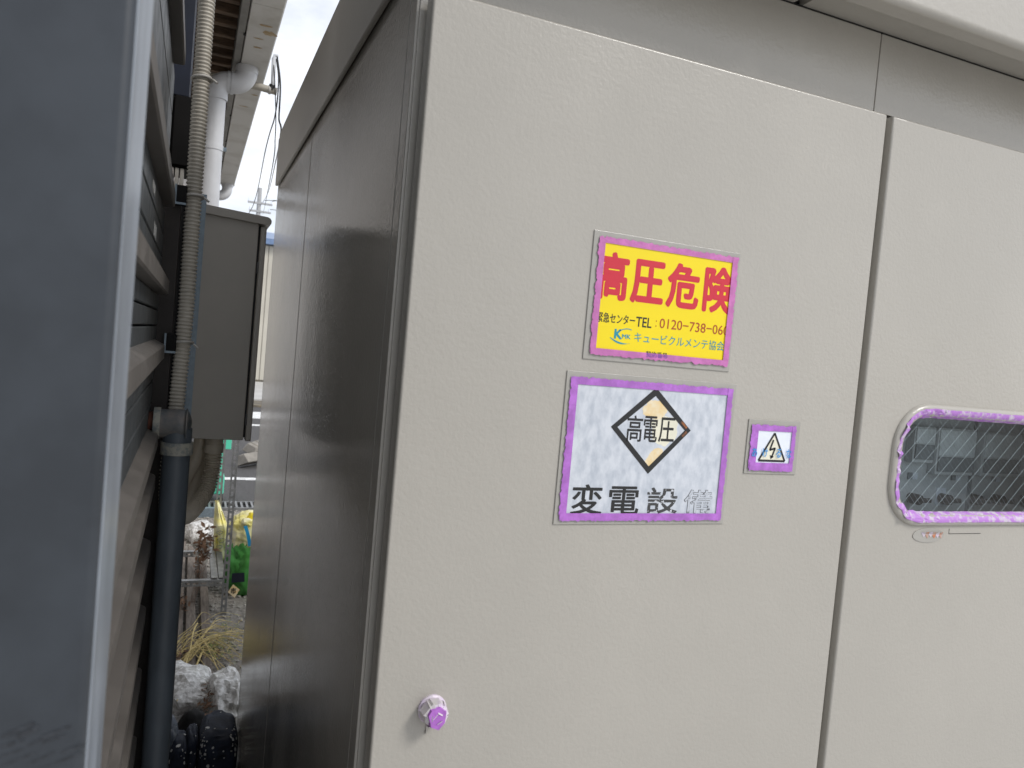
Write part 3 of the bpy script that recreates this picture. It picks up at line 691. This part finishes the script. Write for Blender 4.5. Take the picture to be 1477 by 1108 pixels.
# service mast with wires
ms = thing('service_mast', 'short pale conduit arm carrying overhead wires beside the gutter', 'cable mast', (.3, 4.75, 3.3))
b = B(); b.tube([(-.1, 4.75, 3.36), (.25, 4.75, 3.352), (.352, 4.75, 3.345)], .021, M_conduit, 16); b.obj('arm', ms)
b = B(); b.tube([(.328, 4.75, 3.345), (.322, 4.75, 3.53)], .012, M_pvc, 12); b.tube([(.322, 4.75, 3.53), (.326, 4.75, 3.548), (.345, 4.75, 3.548)], .010, M_pvc, 10); b.obj('riser', ms)
b = B(); b.tube([(.305, 4.75, 3.347), (.318, 4.75, 3.347)], .025, M_tie, 16); b.tube([(.318, 4.745, 3.345), (.325, 4.74, 3.375)], .018, M_cable, 12); b.obj('saddle', ms)
def wire(label, pts, r=.004, sag=0, group='overhead wires'):
    a, c = V(pts[0]), V(pts[-1])
    P = smooth_path(pts, 10) if len(pts) > 2 else [a.lerp(c, k / 24) - V((0, 0, sag * 4 * (k / 24) * (1 - k / 24))) for k in range(25)]
    b = B(); b.tube(P, r, M_cable, 6); o = b.obj('overhead_wire'); o['label'] = label; o['category'] = 'wire'; o['group'] = group
wire('thin black wire dropping from the mast to the lower left', [(.336, 4.75, 3.53), (.355, 4.72, 3.40), (.350, 4.72, 3.2), (.40, 6, 3.30), (.56, 10, 3.45), (.55, 14, 3.65)], .004)
wire('thin black wire running from the mast to the utility pole', [(.340, 4.75, 3.54), (.366, 4.72, 3.38), (.372, 4.72, 3.2), (.52, 6.5, 3.36), (1.4, 20, 5.2), (2.75, 45, 8.6)], .005)
wire('thin pale wire beside the black mast wires', [(.318, 4.75, 3.53), (.338, 4.72, 3.36), (.362, 4.75, 3.1), (.48, 6.5, 3.15), (1.5, 22, 5.1), (2.95, 45, 8.5)], .003)
# utility pole far behind
up_ = thing('utility_pole', 'distant grey utility pole with two crossarms seen above the junction box', 'utility pole', (2.85, 45, 0))
b = B(); b.tube([(2.85, 45, 0), (2.85, 45, 9.8)], [.17, .11], M_pole, 12); b.obj('shaft', up_)
for z, x0, x1 in ((8.95, 2.25, 3.55), (8.50, 2.35, 3.5)):
    b = B(); b.box(x0, x1, 44.85, 44.95, z - .05, z + .05, M_pole); b.obj('crossarm', up_, smooth=False)
for x, z in ((2.3, 9.0), (2.6, 9.0), (3.1, 9.0), (3.5, 9.0), (2.4, 8.55), (3.4, 8.55)):
    b = B(); b.tube([(x, 44.9, z), (x, 44.9, z + .16)], [.05, .03], M_whiteplain, 8); b.obj('insulator', up_)
for k, (x, z) in enumerate(((3.5, 9.15), (3.1, 9.15), (3.4, 8.7))):
    wire(('upper', 'middle', 'lower')[k] + ' power line leaving the distant pole to the right', [(x, 44.9, z), (14, 60, 16 - k * 1.6)], .018, .4, 'power lines from the utility pole')

# ================================================================ pipes, conduits and posts by the wall
cd = thing('corrugated_conduit', 'tall beige corrugated conduit tied upright beside the siding', 'conduit', (-.02, 2.0, 0))
b = B(); corrugated(b, [(-.027, 2.0, 3.5), (-.022, 2.0, 2.4), (-.020, 2.0, 1.98), (-.027, 2.0, 1.72), (-.036, 2.0, 1.60), (-.030, 2.0, 1.4), (-.02, 2.0, .4)], .0190, .0088, M_conduit, 22, .16); b.obj('corrugated_tube', cd, angle=80)
for z, dx in ((2.253, .0), (1.905, .0), (2.53, .0)):
    b = B()
    P = [V((-.0215 + .0218 * math.cos(a), 2.0 + .0218 * math.sin(a), z + .004 * math.cos(a + 1))) for a in [2 * math.pi * k / 24 for k in range(25)]]
    b.tube(P, .0032, M_tie, 8); b.tube([(.003, 1.98, z - .002), (.012, 1.972, z - .010)], .003, M_tie, 6); b.obj('cable_tie', cd)
    if z > 2.4: continue
    b = B(); b.box(-.062, -.036, 1.975, 2.0, z - .026, z + .020, M_blackst, .003); b.box(-.062, -.058, 1.968, 1.975, z - .026, z + .02, M_galv); b.box(-.058, -.036, 1.968, 1.9745, z - .026, z - .021, M_galv); b.obj('clamp', cd)
sp = thing('steel_strut', 'slim blue-grey galvanised steel upright beside the junction box', 'strut', (0, 2.3, 0))
b = B(); b.prism([(-.014, 2.30), (.009, 2.30), (.009, 2.335), (.006, 2.335), (.006, 2.303), (-.011, 2.303), (-.011, 2.335), (-.014, 2.335)], 0, 2.31, M_galv, 'z'); b.obj('channel', sp, smooth=False)
pp = thing('drain_pipe', 'dark slate drain pipe with a peeling painted elbow coming out of the siding', 'pipe', (-.02, 1.9, 0))
b = B(); b.tube([(-.018, 1.9, 1.665), (-.016, 1.9, 1.1), (-.016, 1.9, 0)], .030, M_pipe, 28); b.obj('pipe_length', pp)
b = B(); b.tube([(-.060, 1.9, 1.721), (-.020, 1.897, 1.722), (-.006, 1.895, 1.722), (.002, 1.894, 1.722), (.006, 1.893, 1.722)], [.032, .033, .033, .029, .018], M_elbow, 28)
b.tube([(-.018, 1.9, 1.712), (-.018, 1.9, 1.672)], .031, M_pipe, 24); b.tube([V((-.001, 1.894 + .034 * math.cos(a), 1.722 + .034 * math.sin(a))) for a in [2 * math.pi * k / 24 for k in range(25)]], .0022, M_elbow, 8); b.obj('elbow', pp, angle=60)
b = B(); b.tube([(-.018, 1.9, 1.680), (-.018, 1.9, 1.652)], .0350, M_peel, 24); b.obj('peeling_joint', pp)
b = B(); b.tube([(-.070, 1.9, 1.721), (-.056, 1.9, 1.721)], .0365, M_peel, 24); b.obj('collar', pp)
b = B(); b.tube([(-.086, 1.9, 1.721), (-.069, 1.9, 1.721)], .026, M_rust, 20); b.obj('rusty_nipple', pp)
b = B(); b.tube([(-.108, 1.9, 1.721), (-.085, 1.9, 1.721)], .0345, M_peel, 24); b.obj('collar', pp)
b = B(); b.tube([(-.20, 1.9, 1.721), (-.107, 1.9, 1.721)], .027, M_pipe, 20); b.obj('stub_pipe', pp)
# junction box
jb = thing('junction_box', 'tall taupe steel junction box with a sloping rain hood, mounted beside the strut', 'junction box', (.1, 2.6, 1.59))
b = B(); b.box(.002, .170, 2.60, 3.02, 1.592, 2.300, M_box, .003); b.obj('case', jb)
b = B(); b.box(.170, .176, 2.615, 3.0, 1.60, 2.285, M_dark); b.obj('door_gap', jb)
b = B(); b.box(.176, .1945, 2.597, 3.025, 1.590, 2.283, M_box, .004, 3); b.obj('door', jb)
for z in (2.15, 1.66):
    b = B(); b.tube([(.1755, 2.5975, z - .018), (.1755, 2.5975, z + .018)], .003, M_steelang, 8); b.obj('hinge', jb)
b = B(); b.prism([(-.004, 2.2995), (.190, 2.2885), (.200, 2.2890), (.206, 2.294), (.2065, 2.303), (.202, 2.310), (.194, 2.3135), (-.004, 2.326)], 2.585, 3.04, M_box); b.obj('rain_hood', jb, angle=25)
# conduits looping under the box
c1 = thing('looping_conduit', 'beige corrugated conduit looping out from under the junction box', 'conduit', (.1, 2.72, 1.3), 'conduits under the junction box')
lp = smooth_path([(.088, 2.72, 1.592), (.089, 2.72, 1.53), (.088, 2.72, 1.475), (.076, 2.70, 1.415), (.050, 2.66, 1.372), (.024, 2.60, 1.352), (.000, 2.52, 1.362), (-.018, 2.45, 1.40), (-.03, 2.40, 1.49), (-.034, 2.38, 1.60)], 12)
b = B(); corrugated(b, lp, .0275, .0095, M_conduit2, 20, .22); b.obj('corrugated_tube', c1, angle=50)
b = B(); b.tube([(.088, 2.72, 1.5915), (.088, 2.72, 1.562)], .029, M_conduit2, 22); b.tube([(.088, 2.72, 1.561), (.088, 2.72, 1.532)], .0305, M_conduit2, 22); b.obj('box_connector', c1)
c2 = thing('smooth_conduit', 'smooth tan conduit sweeping under the junction box behind the corrugated one', 'conduit', (.06, 2.8, 1.3), 'conduits under the junction box')
b = B(); b.tube(smooth_path([(.046, 2.80, 1.592), (.044, 2.80, 1.54), (.030, 2.79, 1.48), (.002, 2.76, 1.42), (-.03, 2.72, 1.36), (-.09, 2.70, 1.35)], 10), .021, M_conduit2, 20); b.obj('tube', c2)
b = B(); b.tube([(.046, 2.80, 1.5915), (.046, 2.80, 1.567)], .0235, M_conduit2, 20); b.obj('box_connector', c2)
c3 = thing('smooth_conduit', 'lower tan conduit curving steeply behind the corrugated loop', 'conduit', (.08, 2.9, 1.3), 'conduits under the junction box')
b = B(); b.tube(smooth_path([(.080, 2.92, 1.592), (.078, 2.92, 1.52), (.060, 2.90, 1.44), (.028, 2.86, 1.36), (-.005, 2.83, 1.29), (-.04, 2.8, 1.18)], 10), .027, M_conduit2, 20); b.obj('tube', c3)

# ================================================================ clutter in the alley
def slotted(b, x, y, z0, z1, w=.04, t_=.003, ax='z', m=M_steelang):
    """slotted angle: one flange as two rails joined by rungs so the slots are real holes, the other solid"""
    def bx(a0, a1, h0, h1, d0=0, d1=t_):
        if ax == 'z': b.box(x + a0, x + a1, y + d0, y + d1, h0, h1, m)
        elif ax == 'x': b.box(h0, h1, y + d0, y + d1, x + a0, x + a1, m)      # x is then the height
        else: b.box(x + d0, x + d1, h0, h1, y + a0, y + a1, m)                # along y: x fixed, y is the height
    bx(0, w * .30, z0, z1); bx(w * .62, w, z0, z1)
    n = int((z1 - z0) / .05)
    for k in range(n + 1): bx(w * .30, w * .62, z0 + k * .05, min(z1, z0 + k * .05 + .018))
    bx(w - t_, w, z0, z1, t_, w)
rk = thing('slotted_rack', 'low rack frame of slotted steel angle standing on the gravel', 'rack', (.3, 5.6, 0))
b = B(); slotted(b, .295, 5.45, 0, 1.95); b.obj('post', rk)
b = B(); slotted(b, .245, 6.2, 0, 1.9); b.obj('post', rk)
b = B(); slotted(b, .205, 5.44, -.06, .30, ax='x'); b.obj('rail', rk)
b = B(); slotted(b, .195, 6.19, -.06, .27, ax='x'); b.obj('rail', rk)
b = B(); slotted(b, .270, .215, 5.46, 6.22, ax='y'); b.obj('rail', rk)
b = B(); slotted(b, .222, .215, 5.46, 6.26, ax='y'); b.obj('rail', rk)
b = B(); slotted(b, -.06, 5.45, 0, .9); b.obj('post', rk)
b = B(); slotted(b, -.06, 6.2, 0, .9); b.obj('post', rk)
# soil bag
sb = thing('soil_bag', 'tied yellow and green plastic sack with a blue strap standing behind the rack post', 'sack', (.52, 5.9, 0))
b = B(); lump(b, (.545, 5.92, .20), (.225, .16, .25), M_bagG, 5, .10, 2.2, 3, sq=.75, crease=.12, flat=.004); b.obj('lower_sack', sb)
b = B(); lump(b, (.535, 5.92, .46), (.20, .14, .16), M_bagY, 5, .12, 2.4, 5, sq=.8, crease=.14); b.obj('upper_sack', sb)
b = B(); lump(b, (.455, 5.80, .555), (.05, .035, .030), M_bagY, 3, .3, 2, 8); lump(b, (.50, 5.86, .57), (.05, .05, .045), M_bagY2, 3, .3, 2, 9); b.obj('knotted_top', sb)
b = B(); i = b.mi(M_strap); pr = None
for k in range(9):
    u = k / 8; x = .437 + .040 * u + .006 * math.sin(u * 3); z = .535 - .150 * u; y = 5.765 - .01 * math.sin(u * 3)
    cur = (b.b.verts.new((x - .011, y, z)), b.b.verts.new((x + .013, y - .002, z + .004)))
    if pr: b.face((pr[0], pr[1], cur[1], cur[0]), i)
    pr = cur
b.obj('strap', sb)
b = B(); b.poly([(.372, 5.757, .192), (.456, 5.752, .196), (.462, 5.752, .128), (.372, 5.757, .122)], M_navyst); b.obj('dark_print_band', sb, smooth=False)
b = B(); b.poly([(.352, 5.757, .055), (.385, 5.752, .112), (.432, 5.752, .072), (.402, 5.754, .012)], M_ochre); b.obj('diamond_print', sb, smooth=False)
text(sb, '市', .372, .408, .042, .088, 5.7505, M_black, .02)
pb = thing('plastic_bag', 'limp pale yellow printed plastic bag hanging on the rear rack post', 'bag', (.29, 6.25, .2))
b = B(); i = b.mi(M_bagY); G = []
for r in range(14):
    v = r / 13; z = .63 - .46 * v; xl = .238 + .035 * v ** 3; xr = .262 + .085 * min(1, v * 2.2) - .03 * max(0, v - .8)
    G.append([b.b.verts.new((xl + (xr - xl) * c / 8, 6.15 + .03 * noise.noise(V((c * .7, r * .5, 1))) - .035 * math.sin(math.pi * c / 8), z)) for c in range(9)])
H_ = [[b.b.verts.new(q.co + V((0, .06 + .0, 0))) for q in row] for row in G]
for r in range(13):
    for c in range(8):
        b.face((G[r][c], G[r][c + 1], G[r + 1][c + 1], G[r + 1][c]), i); b.face((H_[r][c], H_[r][c + 1], H_[r + 1][c + 1], H_[r + 1][c]), i)
    b.face((G[r][0], G[r + 1][0], H_[r + 1][0], H_[r][0]), i); b.face((G[r][8], G[r + 1][8], H_[r + 1][8], H_[r][8]), i)
b.obj('bag_film', pb)
b = B()
for (x, z, s) in ((.285, .40, .02), (.30, .34, .025), (.29, .29, .018)):
    P = [V((x + s * math.cos(a) * (1 + .3 * math.sin(3 * a)), 6.108, z + s * .7 * math.sin(a))) for a in [2 * math.pi * k / 16 for k in range(17)]]
    b.tube(P, .0018, M_innerd, 5)
b.obj('scribbled_print', pb)
# timber planks
for k, (x0, x1, y0, y1, z0, z1, lab) in enumerate(((.00, .062, 4.0, 7.2, 0, .05, 'narrow dark plank lying nearest the wall'), (.078, .135, 4.05, 7.0, 0, .06, 'weathered timber plank lying along the middle of the pile'), (.168, .222, 4.0, 6.9, 0, .05, 'weathered timber plank lying beside the gravel'))):
    b = B(); b.box(x0, x1, y0, y1, z0, z1, M_timber, .004, 1); o = b.obj('timber_plank'); o['label'] = lab; o['category'] = 'plank'; o['group'] = 'planks along the alley'
# dry weeds
dw = thing('dry_weed', 'bundle of dry yellow weed stalks fallen across the planks', 'plant', (.15, 4.7, 0))
def stalk(pts, r=.0045, m=M_straw):
    b = B(); P = smooth_path(pts, 8); b.tube(P, [r * (1 - .6 * k / len(P)) for k in range(len(P))], m, 6); b.obj('stalk', dw)
stalk([(.175, 4.69, .07), (.13, 4.4, .085), (.06, 4.0, .14), (.045, 3.86, .16)], .006)
stalk([(.145, 5.12, .07), (.12, 4.9, .10), (.10, 4.6, .09), (.06, 4.35, .07)], .006)
for k in range(34):
    y0 = random.uniform(4.55, 5.05); x0 = random.uniform(.06, .19); an = random.choice((random.uniform(-.5, .6), random.uniform(-1.3, -.4), random.uniform(.4, 1.2))); L = random.uniform(.2, .4)
    stalk([(x0 - .08, y0 - .10 + random.uniform(-.12, .04), .055), (x0, y0, .075 + random.random() * .03), (x0 + L * .5 * math.cos(an), y0 + L * .9 * math.sin(an) + .05, .10), (x0 + L * math.cos(an), y0 + L * 1.5 * math.sin(an), .06)], random.uniform(.0018, .004))
b = B()
for k in range(900):
    u = random.random(); x = .18 + .2 * u + random.gauss(0, .03); y = 4.72 + .5 * u * random.uniform(-.5, 1) + random.gauss(0, .06); z = .05 + .04 * random.random()
    a = random.uniform(0, 6.28); L = random.uniform(.012, .03); d = V((math.cos(a) * L, math.sin(a) * L, random.uniform(-.006, .015))); w = V((-math.sin(a), math.cos(a), .3)) * .0022
    p = V((x, y, z)); b.poly([p - w, p + d, p + w], M_weed if random.random() < .45 else M_straw)
b.obj('leaflets', dw, kind='stuff', smooth=False)
b = B()
for k in range(420):
    c = random.choice(((.035, 4.5, .06), (.19, 3.78, .13), (.185, 3.85, .16), (.06, 4.1, .10), (.16, 6.3, .03), (.05, 5.5, .06), (.25, 4.8, .02)))
    p = V((c[0] + random.gauss(0, .022), c[1] + random.gauss(0, .10), c[2] + random.uniform(-.02, .04))); a = random.uniform(0, 6.28); L = random.uniform(.008, .024)
    d = V((math.cos(a), math.sin(a), random.uniform(-.4, .7))) * L; w = V((-math.sin(a), math.cos(a), random.uniform(-.5, .5))) * L * .4
    b.poly([p - d, p + w, p + d, p - w + V((0, 0, .003))], M_leaf)
b.obj('dead_leaves', kind='stuff', smooth=False)
dr = thing('withered_plant', 'withered brown twiggy plant drooping in front of the rack rails', 'plant', (.15, 6.0, 0))
for k in range(7):
    b = B(); x = .14 + k * .012; b.tube(smooth_path([(.10 + k * .005, 5.55, .06), (.13 + k * .008, 5.6, .25), (x, 5.62, .42 + .02 * k), (x + .03 * (k % 3 - 1), 5.6, .50 - .03 * (k % 2))], 6), .0016, M_leaf if k % 2 else M_timber, 5); b.obj('twig', dr)
b = B()
for k in range(160):
    p = V((.165 + random.gauss(0, .03), 5.58 + random.gauss(0, .02), .44 + random.gauss(0, .055))); a = random.uniform(0, 6.28); L = random.uniform(.01, .028)
    d = V((math.cos(a) * L, random.uniform(-.3, .3) * L, math.sin(a) * L)); w = V((-d.z, .004, d.x)) * .45; b.poly([p - d, p + w, p + d, p - w], M_leaf if k % 3 else M_tie)
b.obj('dry_leaves', dr, kind='stuff', smooth=False)
# rocks wrapped in silver sheet
def wrapped(lab, c, s, seed, sub=5):
    b = B(); lump(b, c, s, M_foil, 4, .22, 1.3, seed, sq=.7, crease=.2, flat=.003)
    for v in b.b.verts:
        if v.co.z > .01: v.co += V((random.uniform(-1, 1), random.uniform(-1, 1), random.uniform(-1, 1))) * .0026
    o = b.obj('wrapped_rock', angle=32); o['label'] = lab; o['category'] = 'rock'; o['group'] = 'silver-grey lumps on the ground'; return o
wrapped('crumpled silver-grey lump by the dark pipe, dry stalk lying across it', (.095, 4.10, .07), (.135, .24, .135), 2)
wrapped('bright crumpled silver-grey lump pushed against the cabinet side', (.262, 3.95, .105), (.080, .20, .130), 6)
wrapped('small crumpled black and white bundle beyond the planks', (.19, 7.4, .07), (.12, .16, .11), 11, 4)
# navy bundles with paint spatter
def navy(lab, c, s, seed, m_=M_navy, sq=.6, n=26):
    b = B(); lump(b, c, s, m_, 5, .07, 1.6, seed, sq=sq, crease=.05, flat=.002); t = thing('cloth_bundle', lab, 'cloth bundle', (c[0], c[1], 0), 'dark bundles at the foot of the alley')
    me = b.b; me.verts.ensure_lookup_table(); me.normal_update(); vs = [v for v in me.verts if v.normal.y < .1 and v.co.z > .05]
    pts = [(v.co.copy(), v.normal.copy()) for v in random.sample(vs, min(n, len(vs)))]
    b.obj('cloth', t)
    q = B()
    for p, nr in pts:
        r = random.choice((.0025, .003, .004, .007)) * random.uniform(.7, 1.2); a = nr.orthogonal().normalized(); d = nr.cross(a); p = p + nr * .0012
        q.poly([p + (a * math.cos(w) * r * random.uniform(.7, 1.5) + d * math.sin(w) * r) for w in [2 * math.pi * j / 9 for j in range(9)]], M_spat)
    q.obj('paint_spatter', t, smooth=False, kind='stuff')
navy('big square navy bundle spattered with white paint beside the cabinet', (.213, 3.42, .10), (.079, .16, .155), 3, sq=.42, n=80)
navy('upright rounded navy bundle beside the grey-blue cloth', (.058, 3.38, .095), (.040, .12, .135), 5, sq=.6)
navy('narrow navy bundle wedged between two larger navy bundles', (.110, 3.42, .095), (.027, .12, .142), 9, sq=.6, n=12)
navy('grey-blue cloth bundle draped beside the dark pipe', (.020, 3.44, .12), (.040, .12, .165), 14, M_grcloth, sq=.85, n=14)
b = B(); lump(b, (.12, 3.66, .08), (.08, .10, .12), M_blackst, 4, .1, 2, 4, flat=.002); o = b.obj('black_bag'); o['label'] = 'black bag slumped behind the navy bundles'; o['category'] = 'bag'
b = B(); lump(b, (-.055, 3.35, .12), (.075, .12, .165), M_clear, 5, .3, 2.2, 17, crease=.25, flat=.002); o = b.obj('plastic_sheet'); o['label'] = 'crumpled milky plastic sheet behind the dark pipe'; o['category'] = 'plastic sheet'
# parking blocks
def pblock(lab, c, rz, tilt):
    t = thing('parking_block', lab, 'parking block', c, 'concrete parking blocks on the asphalt'); b = B()
    rot = Matrix.Rotation(rz, 3, 'Z') @ Matrix.Rotation(tilt, 3, 'X')
    pr = [(-.11, 0), (.11, 0), (.075, .14), (-.075, .14)]; i = b.mi(M_conc)
    A = [b.b.verts.new(V(c) + rot @ V((-.32, p[0], p[1]))) for p in pr]; C_ = [b.b.verts.new(V(c) + rot @ V((.32, p[0], p[1]))) for p in pr]
    for k in range(4): b.face((A[k], A[(k + 1) % 4], C_[(k + 1) % 4], C_[k]), i)
    b.face(A[::-1], i); b.face(C_, i); bmesh.ops.bevel(b.b, geom=b.b.edges[:], offset=.008, segments=1, affect='EDGES'); b.obj('block', t)
    for s in (-.2, 0, .2):
        b = B(); b.box(-.02, .02, -.078, .078, 0, .002, M_kerb); 
        for v in b.b.verts: v.co = V(c) + rot @ (v.co + V((s, 0, .1395)))
        b.obj('groove', t, smooth=False)
pblock('grey concrete parking block lying askew farther back', (1.02, 12.6, .06), math.radians(66), math.radians(24))
pblock('grey concrete parking block lying askew nearer the gravel', (.96, 11.5, .06), math.radians(50), math.radians(-24))
# mint green hand cart far behind
hc = thing('hand_cart', 'mint green cart frame seen behind the looping conduits', 'cart', (.38, 9.1, 0))
b = B(); b.box(.372, .40, 9.0, 9.03, .05, .74, M_mint, .004); b.obj('upright', hc)
b = B(); b.box(.355, .475, 9.04, 9.06, .60, .76, M_mint, .008); b.obj('back_plate', hc)
b = B(); b.box(.20, .43, 9.03, 9.3, .09, .30, M_mint, .02); b.obj('tub', hc)
for x in (.25, .40):
    b = B(); b.tube([(x - .02, 9.0, .056), (x + .02, 9.0, .056)], .048, M_cable, 18); b.obj('wheel', hc)
b = B(); b.box(.14, .16, 9.3, 9.33, .05, .72, M_mint, .004); b.obj('upright', hc)
# low metal edging beyond planks
b = B(); b.box(-.1, .36, 8.3, 8.36, 0, .10, M_galv, .006); o = b.obj('edging_bar'); o['label'] = 'low galvanised edging bar lying behind the yellow bag'; o['category'] = 'metal bar'

# ================================================================ beige house across the lot
hs = thing('house', 'beige panel-clad house far behind between the box and the cabinet', 'house', (3, 30, 0))
b = B(); b.box(-5, 9.0, 30.06, 38, .05, 5.15, M_house); b.obj('wall_core', hs)
for k in range(14):
    x = -4.82 + k * .9 + .0
    b = B(); b.box(x, x + .88, 30.0, 30.055, .12, 5.12, M_house, .01, 1); b.obj('wall_panel', hs)
b = B(); b.prism([(29.7, 5.16), (38.3, 5.16), (38.3, 5.3), (34, 6.1), (29.7, 5.36)], -5.3, 9.3, M_roofblue, 'x'); b.obj('roof', hs, smooth=False)
b = B(); b.box(-5, 9, 29.985, 30.05, .05, .118, M_kerb); b.obj('plinth', hs)
